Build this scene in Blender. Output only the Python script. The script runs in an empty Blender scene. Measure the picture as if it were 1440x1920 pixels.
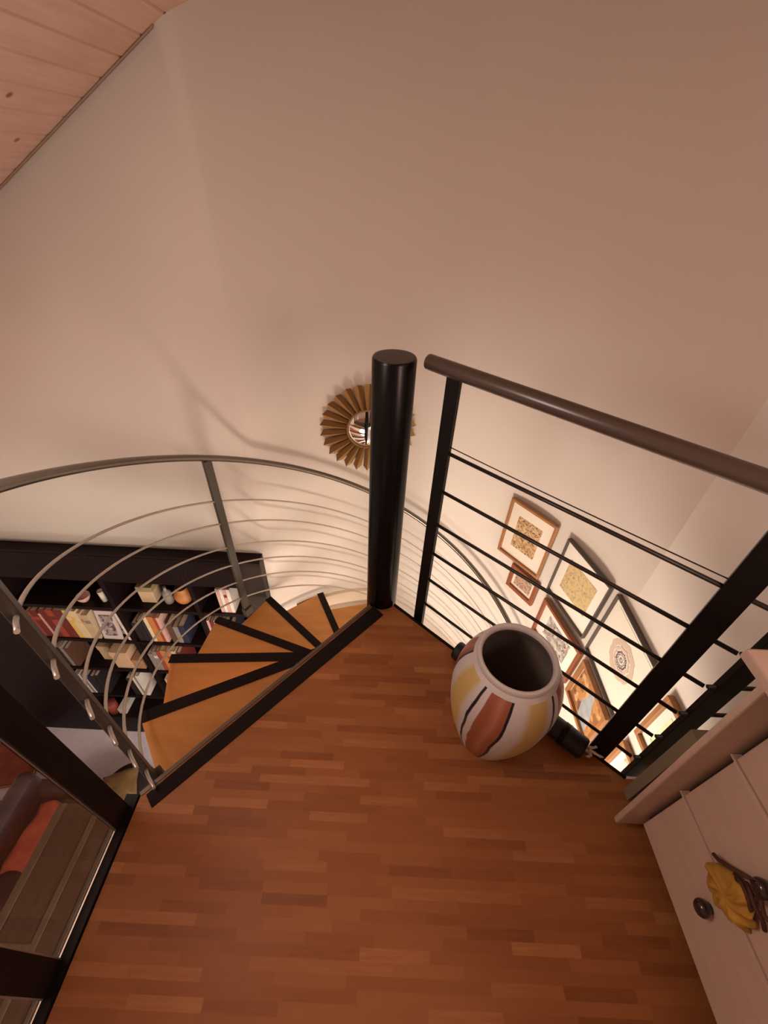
import bpy, bmesh, math, random
from mathutils import Vector, Matrix
random.seed(7)
scene = bpy.context.scene
COL = scene.collection
PI = math.pi
R = math.radians

# ------------------------------------------------------------------ camera
H = 1.43
cam_d = bpy.data.cameras.new('camera'); cam = bpy.data.objects.new('camera', cam_d); COL.objects.link(cam)
cam_d.sensor_fit = 'VERTICAL'; cam_d.sensor_height = 36.0
cam_d.lens = 785.0 * 36.0 / 1920.0
cam_d.clip_start = 0.02; cam_d.clip_end = 50
PITCH, ROLL = R(39.384), R(2.877)
cam.location = (0, 0, H)
cam.rotation_euler = (Matrix.Rotation(PI / 2 - PITCH, 3, 'X') @ Matrix.Rotation(ROLL, 3, 'Z')).to_euler()
scene.camera = cam

# ------------------------------------------------------------------ world, lamps, exposure
world = bpy.data.worlds.new('world'); scene.world = world; world.use_nodes = True
world.node_tree.nodes['Background'].inputs[0].default_value = (0.9, 0.75, 0.65, 1)
world.node_tree.nodes['Background'].inputs[1].default_value = 0.02

def lamp(name, loc, power, col, radius):
    d = bpy.data.lights.new(name, 'POINT'); d.energy = power; d.color = col; d.shadow_soft_size = radius
    o = bpy.data.objects.new(name, d); o.location = loc; COL.objects.link(o); return o
lamp('stairwell_lamp', (-0.05, 0.10, -1.0), 124, (1.0, 0.80, 0.635), 0.26)
lamp('lower_fill', (0.10, 0.50, -2.2), 35, (1.0, 1.0, 0.88), 0.18)  # unseen fill added to lift the lower walls and floor
lamp('picture_wall_fill', (0.45, 0.30, -0.60), 9, (1.0, 0.93, 0.74), 0.12)  # unseen fill added to brighten the wall round the pictures
lamp('landing_lamp', (-0.9, 0.30, 1.40), 20.5, (1.0, 0.87, 0.78), 0.16)
lamp('chest_lamp', (0.90, -0.35, 1.25), 18.5, (1.0, 0.67, 0.55), 0.16)

vs = scene.view_settings
scene.display_settings.display_device = 'sRGB'
vs.view_transform = 'Standard'; vs.look = 'None'; vs.gamma = 1; vs.exposure = 0.0
vs.use_curve_mapping = False

# ------------------------------------------------------------------ helpers
def srgb(r, g, b):
    f = lambda c: (c / 255 / 12.92) if c / 255 <= 0.04045 else ((c / 255 + 0.055) / 1.055) ** 2.4
    return (f(r), f(g), f(b), 1)

def mat(name, col, rough=0.5, metal=0.0, spec=0.5, noise=0.0, nscale=20, stretch=(1, 1, 1), bump=0.0, coat=0.0):
    m = bpy.data.materials.new(name); m.use_nodes = True
    nt = m.node_tree; b = nt.nodes['Principled BSDF']
    b.inputs['Base Color'].default_value = col; b.inputs['Roughness'].default_value = rough
    b.inputs['Metallic'].default_value = metal; b.inputs['Specular IOR Level'].default_value = spec
    b.inputs['Coat Weight'].default_value = coat
    if noise or bump:
        tc = nt.nodes.new('ShaderNodeTexCoord'); mp = nt.nodes.new('ShaderNodeMapping')
        mp.inputs['Scale'].default_value = stretch
        n = nt.nodes.new('ShaderNodeTexNoise'); n.inputs['Scale'].default_value = nscale; n.inputs['Detail'].default_value = 5
        nt.links.new(tc.outputs['Object'], mp.inputs[0]); nt.links.new(mp.outputs[0], n.inputs['Vector'])
        if noise:
            cr = nt.nodes.new('ShaderNodeValToRGB')
            cr.color_ramp.elements[0].position = 0.3; cr.color_ramp.elements[1].position = 0.7
            cr.color_ramp.elements[0].color = tuple(c * (1 - noise) for c in col[:3]) + (1,)
            cr.color_ramp.elements[1].color = tuple(min(1, c * (1 + noise)) for c in col[:3]) + (1,)
            nt.links.new(n.outputs['Fac'], cr.inputs[0]); nt.links.new(cr.outputs[0], b.inputs['Base Color'])
        if bump:
            bp = nt.nodes.new('ShaderNodeBump'); bp.inputs['Strength'].default_value = bump; bp.inputs['Distance'].default_value = 0.004
            nt.links.new(n.outputs['Fac'], bp.inputs['Height']); nt.links.new(bp.outputs[0], b.inputs['Normal'])
    return m

def mth(nt, op, a, b=None):
    n = nt.nodes.new('ShaderNodeMath'); n.operation = op
    for i, v in enumerate((a, b)):
        if v is None: continue
        if isinstance(v, (int, float)): n.inputs[i].default_value = v
        else: nt.links.new(v, n.inputs[i])
    return n.outputs[0]

def parquet_mat():
    m = bpy.data.materials.new('strip_parquet'); m.use_nodes = True
    nt = m.node_tree; b = nt.nodes['Principled BSDF']
    tc = nt.nodes.new('ShaderNodeTexCoord'); sp = nt.nodes.new('ShaderNodeSeparateXYZ')
    nt.links.new(tc.outputs['Object'], sp.inputs[0])
    W, L = 0.0222, 0.165
    yv = mth(nt, 'DIVIDE', sp.outputs['Y'], W); row = mth(nt, 'FLOOR', yv)
    wn = nt.nodes.new('ShaderNodeTexWhiteNoise'); wn.noise_dimensions = '1D'; nt.links.new(row, wn.inputs['W'])
    xv = mth(nt, 'ADD', mth(nt, 'DIVIDE', sp.outputs['X'], L), mth(nt, 'MULTIPLY', wn.outputs['Value'], 7.0))
    blk = mth(nt, 'FLOOR', xv)
    cb = nt.nodes.new('ShaderNodeCombineXYZ'); nt.links.new(blk, cb.inputs[0]); nt.links.new(row, cb.inputs[1])
    w2 = nt.nodes.new('ShaderNodeTexWhiteNoise'); w2.noise_dimensions = '2D'; nt.links.new(cb.outputs[0], w2.inputs['Vector'])
    mp = nt.nodes.new('ShaderNodeMapping'); mp.inputs['Scale'].default_value = (6, 70, 1)
    ad = nt.nodes.new('ShaderNodeVectorMath'); ad.operation = 'ADD'
    nt.links.new(tc.outputs['Object'], ad.inputs[0]); nt.links.new(w2.outputs['Color'], ad.inputs[1])
    nt.links.new(ad.outputs[0], mp.inputs[0])
    n = nt.nodes.new('ShaderNodeTexNoise'); n.inputs['Scale'].default_value = 2.2; n.inputs['Detail'].default_value = 6
    nt.links.new(mp.outputs[0], n.inputs['Vector'])
    mix = mth(nt, 'ADD', mth(nt, 'MULTIPLY', w2.outputs['Value'], 0.72), mth(nt, 'MULTIPLY', n.outputs['Fac'], 0.28))
    cr = nt.nodes.new('ShaderNodeValToRGB'); e = cr.color_ramp.elements
    e[0].position = 0.02; e[0].color = FLOOR_A; e[1].position = 0.95; e[1].color = FLOOR_D
    x = e.new(0.25); x.color = FLOOR_B
    x = e.new(0.75); x.color = FLOOR_C
    nt.links.new(mix, cr.inputs[0]); nt.links.new(cr.outputs[0], b.inputs['Base Color'])
    b.inputs['Roughness'].default_value = 0.42; b.inputs['Specular IOR Level'].default_value = 0.35
    return m
FLOOR_A = (0.203, 0.070, 0.023, 1); FLOOR_B = (0.297, 0.113, 0.036, 1)
FLOOR_C = (0.360, 0.146, 0.049, 1); FLOOR_D = (0.477, 0.216, 0.083, 1)

def MB(): return bmesh.new()

def add_box(bm, lo, hi, mi=0, M=None):
    x0, y0, z0 = lo; x1, y1, z1 = hi
    vs_ = [Vector(p) for p in ((x0,y0,z0),(x1,y0,z0),(x1,y1,z0),(x0,y1,z0),(x0,y0,z1),(x1,y0,z1),(x1,y1,z1),(x0,y1,z1))]
    if M is not None: vs_ = [M @ v for v in vs_]
    v = [bm.verts.new(p) for p in vs_]
    for f in ((0,3,2,1),(4,5,6,7),(0,1,5,4),(1,2,6,5),(2,3,7,6),(3,0,4,7)):
        fc = bm.faces.new([v[i] for i in f]); fc.material_index = mi

def add_prism(bm, pts, z0, z1, mi=0, top_mi=None):
    """vertical prism over a polygon (counter-clockwise x,y list)"""
    b = [bm.verts.new((x, y, z0)) for x, y in pts]; t = [bm.verts.new((x, y, z1)) for x, y in pts]
    n = len(pts)
    f = bm.faces.new(t); f.material_index = mi if top_mi is None else top_mi
    f = bm.faces.new(list(reversed(b))); f.material_index = mi
    for i in range(n):
        f = bm.faces.new((b[i], b[(i+1) % n], t[(i+1) % n], t[i])); f.material_index = mi

def add_tube(bm, pts, r, n=10, cap=True, mi=0):
    pts = [Vector(p) for p in pts]; rings = []
    rr = r if isinstance(r, (list, tuple)) else [r] * len(pts)
    ref = None
    for i, p in enumerate(pts):
        t = (pts[min(i+1, len(pts)-1)] - pts[max(i-1, 0)]).normalized()
        if ref is None:
            a = Vector((0, 0, 1)) if abs(t.z) < 0.9 else Vector((1, 0, 0))
            ref = (a - t * a.dot(t)).normalized()
        else:
            ref = (ref - t * ref.dot(t)).normalized()
        s = t.cross(ref)
        rings.append([bm.verts.new(p + (ref * math.cos(2*PI*k/n) + s * math.sin(2*PI*k/n)) * rr[i]) for k in range(n)])
    for a, b in zip(rings, rings[1:]):
        for k in range(n):
            f = bm.faces.new((a[k], a[(k+1) % n], b[(k+1) % n], b[k])); f.smooth = True; f.material_index = mi
    if cap:
        f = bm.faces.new(list(reversed(rings[0]))); f.material_index = mi
        f = bm.faces.new(rings[-1]); f.material_index = mi

def add_lathe(bm, prof, n=48, c=(0, 0, 0), mi=0, smooth=True):
    """profile of (radius, z); radius 0 closes on the axis"""
    rings = []
    for r, z in prof:
        if r < 1e-6: rings.append([bm.verts.new((c[0], c[1], c[2] + z))])
        else: rings.append([bm.verts.new((c[0] + r*math.cos(2*PI*k/n), c[1] + r*math.sin(2*PI*k/n), c[2] + z)) for k in range(n)])
    for a, b in zip(rings, rings[1:]):
        for k in range(n):
            va = [a[k % len(a)], a[(k+1) % len(a)]] if len(a) > 1 else [a[0]]
            vb = [b[(k+1) % len(b)], b[k % len(b)]] if len(b) > 1 else [b[0]]
            f = bm.faces.new(va + vb); f.smooth = smooth; f.material_index = mi

def add_bar(bm, p0, p1, du, dv):
    """straight bar from p0 to p1, rectangular section given by the two half-vectors du, dv"""
    p0, p1, du, dv = Vector(p0), Vector(p1), Vector(du), Vector(dv)
    a = [bm.verts.new(p0 + s*du + t*dv) for s, t in ((-1,-1),(1,-1),(1,1),(-1,1))]
    b = [bm.verts.new(p1 + s*du + t*dv) for s, t in ((-1,-1),(1,-1),(1,1),(-1,1))]
    bm.faces.new(list(reversed(a))); bm.faces.new(b)
    for i in range(4): bm.faces.new((a[i], a[(i+1) % 4], b[(i+1) % 4], b[i]))

def obj(name, bm, mats, parent=None, bevel=0.0, seg=2, subsurf=0):
    """links the shape as ONE mesh object; the shape is drawn in world coordinates"""
    bmesh.ops.recalc_face_normals(bm, faces=bm.faces)
    me = bpy.data.meshes.new(name)
    if parent is not None:
        off = parent.matrix_basis.translation.copy()
        if parent.parent is not None: off += parent.parent.matrix_basis.translation
        bmesh.ops.translate(bm, verts=bm.verts, vec=-off)
        bm.to_mesh(me); bm.free()
        o = bpy.data.objects.new(name, me); o.parent = parent
    else:
        c = Vector((0, 0, 0))
        bm.to_mesh(me); bm.free()
        o = bpy.data.objects.new(name, me)
    for m in (mats if isinstance(mats, (list, tuple)) else [mats]): me.materials.append(m)
    COL.objects.link(o)
    if bevel:
        b = o.modifiers.new('bevel', 'BEVEL'); b.width = bevel; b.segments = seg; b.limit_method = 'ANGLE'; b.angle_limit = R(40)
    if subsurf:
        s = o.modifiers.new('subsurf', 'SUBSURF'); s.levels = subsurf; s.render_levels = subsurf
    return o

def rebase(o, base):
    """puts the origin of a top-level single mesh at its base"""
    base = Vector(base); o.data.transform(Matrix.Translation(-base)); o.location = base; return o

def tag(o, label, cat, group=None):
    o['label'] = label; o['category'] = cat
    if group: o['group'] = group
    return o
def thing(name, label, cat, loc=(0, 0, 0), group=None):
    o = bpy.data.objects.new(name, None); o.empty_display_size = 0.1; o.location = loc; COL.objects.link(o)
    return tag(o, label, cat, group)
def struct(name, bm, m, **k):
    o = obj(name, bm, m, **k); o['kind'] = 'structure'; return o

# ------------------------------------------------------------------ materials
M_wall = mat('warm_plaster', (0.76, 0.70, 0.645, 1), 0.9, spec=0.2, noise=0.015, nscale=3, bump=0.08)
M_parquet = parquet_mat()
M_black = mat('black_steel', (0.006, 0.0052, 0.0052, 1), 0.42, spec=0.2)
M_blackgloss = mat('black_gloss_steel', (0.003, 0.003, 0.0035, 1), 0.27, spec=0.22)
M_strip = mat('black_rubber_strip', (0.009, 0.005, 0.0045, 1), 0.7, spec=0.2)
M_rail = mat('dark_brown_metal', (0.070, 0.048, 0.040, 1), 0.30, spec=0.7)
M_rod = mat('dark_rod_steel', (0.020, 0.014, 0.011, 1), 0.4)
M_steel = mat('brushed_steel', (0.50, 0.46, 0.42, 1), 0.36, metal=0.7)
M_grey = mat('grey_painted_steel', (0.062, 0.052, 0.043, 1), 0.45, spec=0.5)
M_tread = mat('tread_wood', (0.56, 0.255, 0.074, 1), 0.42, spec=0.35, noise=0.10, nscale=6, stretch=(1, 4, 1))
M_shelf = mat('black_brown_veneer', (0.011, 0.0055, 0.006, 1), 0.5, spec=0.15, noise=0.15, nscale=8)
M_pilaster = mat('brown_grey_veneer', (0.040, 0.030, 0.024, 1), 0.5, spec=0.2)
M_carpet = mat('grey_floor', (0.78, 0.77, 0.90, 1), 0.85, noise=0.05, nscale=14)
M_chest = mat('pale_painted_wood', (0.53, 0.40, 0.325, 1), 0.55, noise=0.05, nscale=5, stretch=(1, 1, 6))
M_gap_shade = mat('gap_shade', (0.035, 0.018, 0.012, 1), 0.8)  # dark carcass puts the shade of the gaps into the colour; feet share it
M_knob = mat('brown_knob', (0.022, 0.010, 0.011, 1), 0.18, coat=0.5)
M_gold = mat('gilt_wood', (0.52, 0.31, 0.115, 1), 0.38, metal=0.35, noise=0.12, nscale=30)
M_golddark_shade = mat('gilt_dark_shade', (0.20, 0.095, 0.03, 1), 0.45, metal=0.2)
M_mirror = mat('mirror_silver', (0.92, 0.92, 0.92, 1), 0.03, metal=1.0)
M_white = mat('white_paint', (0.80, 0.76, 0.70, 1), 0.6)
M_cream = mat('cream_board', (0.80, 0.71, 0.56, 1), 0.7)

def ceiling_mat():
    m = mat('pine_boards', (0.62, 0.40, 0.28, 1), 0.7, spec=0.25)
    nt = m.node_tree; b = nt.nodes['Principled BSDF']
    tc = nt.nodes.new('ShaderNodeTexCoord')
    mp = nt.nodes.new('ShaderNodeMapping'); mp.inputs['Scale'].default_value = (9, 1.2, 9)
    nt.links.new(tc.outputs['Object'], mp.inputs[0])
    n = nt.nodes.new('ShaderNodeTexNoise'); n.inputs['Scale'].default_value = 4; n.inputs['Detail'].default_value = 6
    nt.links.new(mp.outputs[0], n.inputs['Vector'])
    cr = nt.nodes.new('ShaderNodeValToRGB'); e = cr.color_ramp.elements
    e[0].position = 0.3; e[0].color = (0.66, 0.43, 0.33, 1); e[1].position = 0.72; e[1].color = (0.75, 0.53, 0.43, 1)
    nt.links.new(n.outputs['Fac'], cr.inputs[0])
    v = nt.nodes.new('ShaderNodeTexVoronoi'); v.inputs['Scale'].default_value = 5.5
    nt.links.new(tc.outputs['Object'], v.inputs['Vector'])
    k = nt.nodes.new('ShaderNodeValToRGB'); q = k.color_ramp.elements
    q[0].position = 0.045; q[0].color = (1, 1, 1, 1); q[1].position = 0.085; q[1].color = (0, 0, 0, 1)
    nt.links.new(v.outputs['Distance'], k.inputs[0])
    mx = nt.nodes.new('ShaderNodeMix'); mx.data_type = 'RGBA'
    nt.links.new(k.outputs[0], mx.inputs['Factor']); nt.links.new(cr.outputs[0], mx.inputs[6]); mx.inputs[7].default_value = (0.30, 0.15, 0.09, 1)
    nt.links.new(mx.outputs[2], b.inputs['Base Color'])
    return m
M_ceiling = ceiling_mat()

def glass_mat():
    m = bpy.data.materials.new('clear_glass'); m.use_nodes = True; b = m.node_tree.nodes['Principled BSDF']
    b.inputs['Base Color'].default_value = (0.95, 0.96, 0.94, 1); b.inputs['Roughness'].default_value = 0.0
    b.inputs['Transmission Weight'].default_value = 1.0; b.inputs['IOR'].default_value = 1.47
    return m
M_glass = glass_mat()

# ------------------------------------------------------------------ structure
CX0, CY0 = 0.008, 1.165          # axis of the spiral stair
WR = 1.070                      # radius of the round stairwell wall
YB = CY0 + WR                   # flat part of the back wall
XR = CX0 + WR                   # right wall
ZF = -3.28                      # lower floor
XL, YF = -4.5, -2.4
def ceil_z(x): return 1.3208 + 0.603 * (x + 1.487)
def polar(az, r, z): a = R(az); return Vector((CX0 + r*math.sin(a), CY0 + r*math.cos(a), z))

# back wall: flat on the left (its foot rests on the built-in bookcase), with a softly rounded edge into the round stairwell
AZB, RB = -42.7, 0.10                                   # where the round wall ends, and the radius of the edge
PB = polar(AZB, WR, 0)
YFL = PB.y - RB * (1 - math.cos(R(AZB)))                # flat part on the left
XFL = PB.x - RB * math.sin(R(-AZB))
ZSH = -0.555                                            # top of the built-in shelving
def edge(t): return (PB.x - RB * (math.sin(R(-AZB)) - math.sin(R(t))), PB.y - RB * (math.cos(R(t)) - math.cos(R(AZB))), math.sin(R(t)) * -1, math.cos(R(t)))
run = [(XL, YFL, 0, 1), (-3.2, YFL, 0, 1), (-2.0, YFL, 0, 1), (-1.2, YFL, 0, 1)] + [edge(-AZB * i / 8) for i in range(9)]
run += [(*polar(a, WR, 0)[:2], math.sin(R(a)), math.cos(R(a))) for a in [AZB + (90 - AZB) * i / 46 for i in range(1, 47)]]
bm = MB(); cols = []
for i, (x, y, nx, ny) in enumerate(run):
    x2, y2 = x + nx*0.03, y + ny*0.03; zt = ceil_z(x)
    f = [bm.verts.new((x, y, z)) for z in (ZF, ZSH, zt)]; b = [bm.verts.new((x2, y2, z)) for z in (ZF, ZSH, zt)]
    cols.append((f, b))
for i, (a, b) in enumerate(zip(cols, cols[1:])):
    lo = 0 if i >= 4 else 1                             # no wall behind the bookcase
    for j in range(lo, 2):
        for s_ in (0, 1):
            fc = bm.faces.new((a[s_][j], b[s_][j], b[s_][j+1], a[s_][j+1])); fc.smooth = True
    bm.faces.new((a[0][2], b[0][2], b[1][2], a[1][2])); bm.faces.new((a[0][lo], a[1][lo], b[1][lo], b[0][lo]))
for v in [v for v in bm.verts if not v.link_faces]: bm.verts.remove(v)
struct('wall_back', bm, M_wall)
def gable(name, x0, x1, y0, y1):
    bm = MB(); v = []
    for x, y in ((x0, y0), (x1, y0), (x1, y1), (x0, y1)):
        v.append((bm.verts.new((x, y, ZF)), bm.verts.new((x, y, ceil_z(x)))))
    bm.faces.new([a for a, b in v]); bm.faces.new([b for a, b in v])
    for i in range(4): bm.faces.new((v[i][0], v[(i+1) % 4][0], v[(i+1) % 4][1], v[i][1]))
    struct(name, bm, M_wall)
gable('wall_right', XR, XR + 0.1, YF, CY0)
gable('wall_left', XL - 0.1, XL, YF, YB + 0.1)
gable('wall_front', XL - 0.1, XR + 0.1, YF - 0.1, YF)

# boarded roof slope with V grooves between the boards, boards run towards the back wall
bm = MB()
x0, x1 = XL - 0.1, XR + 0.12
slope = math.atan(0.603); pitch_x = 0.0956 * math.cos(slope); line = []
x = -1.4005 - pitch_x * 44
while x < x1:
    if x > x0:
        for dx, dz in ((-0.0042, 0), (-0.0015, 0.007), (0.0015, 0.007), (0.0042, 0)): line.append((x + dx, ceil_z(x + dx) + dz))
    x += pitch_x
line = [(x0, ceil_z(x0))] + line + [(x1, ceil_z(x1))]
ya, yb = YF - 0.1, YB + 0.1
A = [bm.verts.new((x, ya, z)) for x, z in line]; B = [bm.verts.new((x, yb, z)) for x, z in line]
for i in range(len(line) - 1): bm.faces.new((A[i], A[i+1], B[i+1], B[i]))
ta = [bm.verts.new((x, ya, ceil_z(x) + 0.08)) for x in (x0, x1)]; tb = [bm.verts.new((x, yb, ceil_z(x) + 0.08)) for x in (x0, x1)]
bm.faces.new((ta[0], ta[1], tb[1], tb[0]))
bm.faces.new(A + [ta[1], ta[0]]); bm.faces.new(B + [tb[1], tb[0]])
bm.faces.new((A[0], B[0], tb[0], ta[0])); bm.faces.new((A[-1], B[-1], tb[1], ta[1]))
struct('ceiling', bm, M_ceiling)
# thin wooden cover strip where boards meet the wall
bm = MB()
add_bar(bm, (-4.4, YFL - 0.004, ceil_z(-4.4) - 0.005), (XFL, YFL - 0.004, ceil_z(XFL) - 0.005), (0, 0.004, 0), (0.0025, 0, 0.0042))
struct('trim_1', bm, mat('cover_strip_wood', (0.30, 0.20, 0.13, 1), 0.7))

bm = MB(); add_box(bm, (XL, YF, ZF - 0.1), (XR, YB, ZF)); struct('floor_lower', bm, M_carpet)

# landing: parquet slab whose corner wraps the stair post
UE = Vector((0.7416, -0.6709, 0))                # direction of the right hand landing edge
UN = Vector((0.6709, 0.7416, 0))                 # its outward normal
EA = Vector((0.158, 1.066, 0)); EB = Vector((0.785, 0.499, 0))
arc = [tuple(polar(az, 0.068, 0)[:2]) for az in (221, 203, 185, 167, 149, 131)]
NOSE_IN = (arc[0][0], arc[0][1]); NOSE_OUT = (-0.662, 0.395)
pts = [NOSE_OUT, (-0.665, YF), (XR, YF), (XR, 0.500), (0.785, 0.500)] + list(reversed(arc))
bm = MB(); add_prism(bm, pts, -0.19, 0.0, mi=1, top_mi=0)
struct('floor_landing', bm, [M_parquet, M_black])
# black steel kerb on the left side of the landing and the edge profiles
bm = MB(); add_box(bm, (-0.700, YF, -0.19), (-0.665, 0.395, 0.008)); struct('trim_2', bm, M_black)
bm = MB()
d = (Vector(NOSE_OUT) - Vector(NOSE_IN)).normalized(); nn = Vector((-d.y, d.x)) if d.x*0 + d.y < 0 and -d.y < 0 else Vector((d.y, -d.x))
nn = Vector((-0.70, 0.71)).normalized()           # away from the landing, over the stair
a0 = Vector(NOSE_IN); b0 = Vector(NOSE_OUT)
add_prism(bm, [tuple(a0 - nn*0.004), tuple(a0 + nn*0.008), tuple(b0 + nn*0.008), tuple(b0 - nn*0.004)], -0.19, 0.004)
struct('trim_3', bm, mat('nosing_profile', (0.16, 0.13, 0.11, 1), 0.4, metal=0.5))
bm = MB()
s = Vector(arc[0]) - d*0.006; e_ = b0 - d*0.012
add_prism(bm, [tuple(s - nn*0.012), tuple(e_ - nn*0.012), tuple(e_ - nn*0.054), tuple(s - nn*0.054 + Vector((0.012, -0.012)))], 0.0, 0.005)
struct('trim_4', bm, M_strip)
bm = MB()
e0 = Vector(arc[-1]).to_3d() + UN*0.002; e1 = Vector((0.785, 0.5, 0))
add_prism(bm, [tuple(p[:2]) for p in (e0, e1, e1 + UN*0.008, e0 + UN*0.008)], -0.19, 0.006)
struct('trim_5', bm, M_black)
bm = MB(); add_box(bm, (0.785, 0.500, -0.19), (XR, 0.507, 0.006)); struct('trim_6', bm, M_white)

# ------------------------------------------------------------------ spiral stair
STEP, RISE, AZ0, NT = 22.5, 0.2185, -139.3, 14
stair = thing('spiral_staircase', 'black and orange-wood spiral staircase with round black centre post going down left', 'staircase', (CX0, CY0, ZF))
bm = MB()
add_lathe(bm, [(0, ZF), (0.063, ZF), (0.063, 1.024), (0.0595, 1.030)], 56, (CX0, CY0, 0))
obj('center_post', bm, M_blackgloss, stair)
bm = MB()
add_lathe(bm, [(0.0590, 1.024), (0.0590, 1.0302), (0.052, 1.031), (0, 1.031)], 56, (CX0, CY0, 0))
cap = obj('post_cap', bm, M_grey, stair); cap['label'] = 'flat dark grey cap on the black post'
for k in range(1, NT + 1):
    a0, a1, z = AZ0 + STEP*(k-1) - 1.0, AZ0 + STEP*k + 0.9, -RISE*k
    i0, i1 = polar(a0 - 16, 0.064, 0), polar(a1 + 12, 0.064, 0)
    o0, o1 = polar(a0, 1.010, 0), polar(a1, 1.010, 0)
    bm = MB(); ring = [polar(a0 - 16 + (a1 + 28 - a0) * i / 6, 0.064, 0) for i in range(7)]
    add_prism(bm, [tuple(p[:2]) for p in ([o0] + ring + [o1])], z - 0.04, z)
    t = obj('tread', bm, M_tread, stair, bevel=0.003)
    # black strip along the leading edge
    m0 = (i1 - o1).normalized(); w = Vector((m0.y, -m0.x, 0))
    if (o0 - o1).dot(w) < 0: w = -w
    s0, s1 = o1 + m0*0.004, o1 + m0*(o1 - i1).length*0.93
    bm = MB(); add_prism(bm, [tuple(p[:2]) for p in (s0 + w*0.004, s0 + w*0.050, s1 + w*0.050, s1 + w*0.004)], z, z + 0.005)
    obj('nosing_strip', bm, M_strip, t)
RAIL_FIT = (-5.410e-06, -0.00986, -0.2290)
def rail_z(az): return RAIL_FIT[0]*az*az + RAIL_FIT[1]*az + RAIL_FIT[2]
A_END = 176
bm = MB(); add_tube(bm, [polar(a, 0.985, rail_z(a)) for a in range(-150, A_END, 3)], 0.0155, 18)
hr = obj('handrail', bm, mat('satin_grey_metal', (0.20, 0.175, 0.155, 1), 0.24, metal=0.85), stair); hr['label'] = 'grey metal curved handrail'
OFFS = (0.258, 0.408, 0.580, 0.722, 0.870, 1.016)
for off in OFFS:
    bm = MB(); rr_ = 0.985
    add_tube(bm, [polar(a, rr_, rail_z(a) - off) for a in [AZ0 - 1.2 + i*3 for i in range(int((A_END - AZ0)/3))]], 0.0050, 8)
    obj('rod', bm, M_steel, stair)
for az in (-134.3, -60.3, 18.3, 93.0, 169.0):
    kz = rail_z(az)
    bot, top = polar(az, 0.9875, kz - 1.19), polar(az, 0.9865, kz - 0.012)
    tg = Vector((math.cos(R(az)), -math.sin(R(az)), 0)); rd = Vector((math.sin(R(az)), math.cos(R(az)), 0))
    bm = MB(); add_bar(bm, bot, top, tg*0.020, rd*0.0115)
    add_box(bm, (-0.026, -0.012, -0.03), (0.026, 0.030, 0.03), M=Matrix.Translation(bot + rd*0.0 + Vector((0, 0, 0.05))) @ Matrix.Rotation(-R(az) + PI, 4, 'Z'))
    obj('baluster', bm, M_grey, stair, bevel=0.002)

# ------------------------------------------------------------------ landing railings
ROD_Z = (0.790, 0.650, 0.512, 0.378, 0.240, 0.098)
ra = thing('landing_railing', 'straight dark railing with brown top rail along the right landing edge', 'railing', (EA.x, EA.y, 0.0))
P1 = EA + UN*0.014; P2 = Vector((0.716, 0.566, 0)) + UN*0.014
for p, hw in ((P1, 0.021), (P2, 0.027)):
    bm = MB(); add_bar(bm, p + Vector((0, 0, -0.15)), p + Vector((0, 0, 1.012)), UE*hw, UN*0.008); obj('post', bm, M_black, ra, bevel=0.0015)
bm = MB(); q0, q1 = P1 - UE*0.092, P2 + UE*0.032
add_tube(bm, [q0 + Vector((0, 0, 1.03)), q1 + Vector((0, 0, 1.03))], 0.021, 20); obj('handrail', bm, M_rail, ra, bevel=0.003)
for z in ROD_Z:
    bm = MB(); add_tube(bm, [P1 - UE*0.012 + UN*0.0 + Vector((0, 0, z)), P2 + UE*0.070 + Vector((0, 0, z))], 0.0055, 10); obj('rod', bm, M_rod, ra)
# thin cable strung just over the topmost rod
bm = MB(); n = 14
cpts = [P1.lerp(P2, i/n) + Vector((0, 0, 0.8125 - 0.003*math.sin(PI*i/n))) for i in range(n+1)]
add_tube(bm, cpts, 0.0018, 6)
tag(rebase(obj('cable', bm, M_rod), P1 + Vector((0, 0, 0.8))), 'thin dark cable strung just above the topmost rod of the straight railing', 'cable')

YBR = 0.528
rb = thing('landing_railing', 'short black railing end between the pale chest and the picture wall', 'railing', (0.86, YBR, 0.0))
bm = MB(); add_box(bm, (0.802, YBR - 0.008, -0.15), (0.860, YBR + 0.008, 1.012)); obj('post', bm, M_black, rb, bevel=0.0015)
bm = MB(); add_tube(bm, [(0.790, YBR, 1.03), (XR - 0.004, YBR, 1.03)], 0.021, 20); obj('handrail', bm, M_rail, rb)
for z in ROD_Z:
    bm = MB(); add_tube(bm, [(0.785, YBR, z), (XR - 0.004, YBR, z)], 0.0055, 10); obj('rod', bm, M_rod, rb)

gr = thing('glass_railing', 'black posted railing with clear glass panes along the left landing edge', 'railing', (-0.70, 0.34, 0.0))
XG = -0.688
for y in (0.338, 0.038, -0.262):
    bm = MB(); add_box(bm, (XG - 0.010, y - 0.029, 0.0), (XG + 0.010, y + 0.029, 1.02)); obj('post', bm, M_black, gr, bevel=0.0015)
for ya_, yb_ in ((0.070, 0.306), (-0.230, 0.006)):
    bm = MB(); add_box(bm, (XG - 0.004, ya_, 0.016), (XG + 0.004, yb_, 0.93))
    pn = obj('glass_pane', bm, M_glass, gr); pn['label'] = 'clear glass pane'
    bm = MB()
    add_box(bm, (XG - 0.004, ya_ - 0.003, 0.012), (XG + 0.004, ya_, 0.93)); add_box(bm, (XG - 0.004, yb_, 0.012), (XG + 0.004, yb_ + 0.003, 0.93))
    ed = obj('pane_edge', bm, M_steel, pn)
bm = MB(); add_tube(bm, [(XG, 0.36, 1.03), (XG, -1.2, 1.03)], 0.021, 18); obj('handrail', bm, M_rail, gr)

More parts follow.
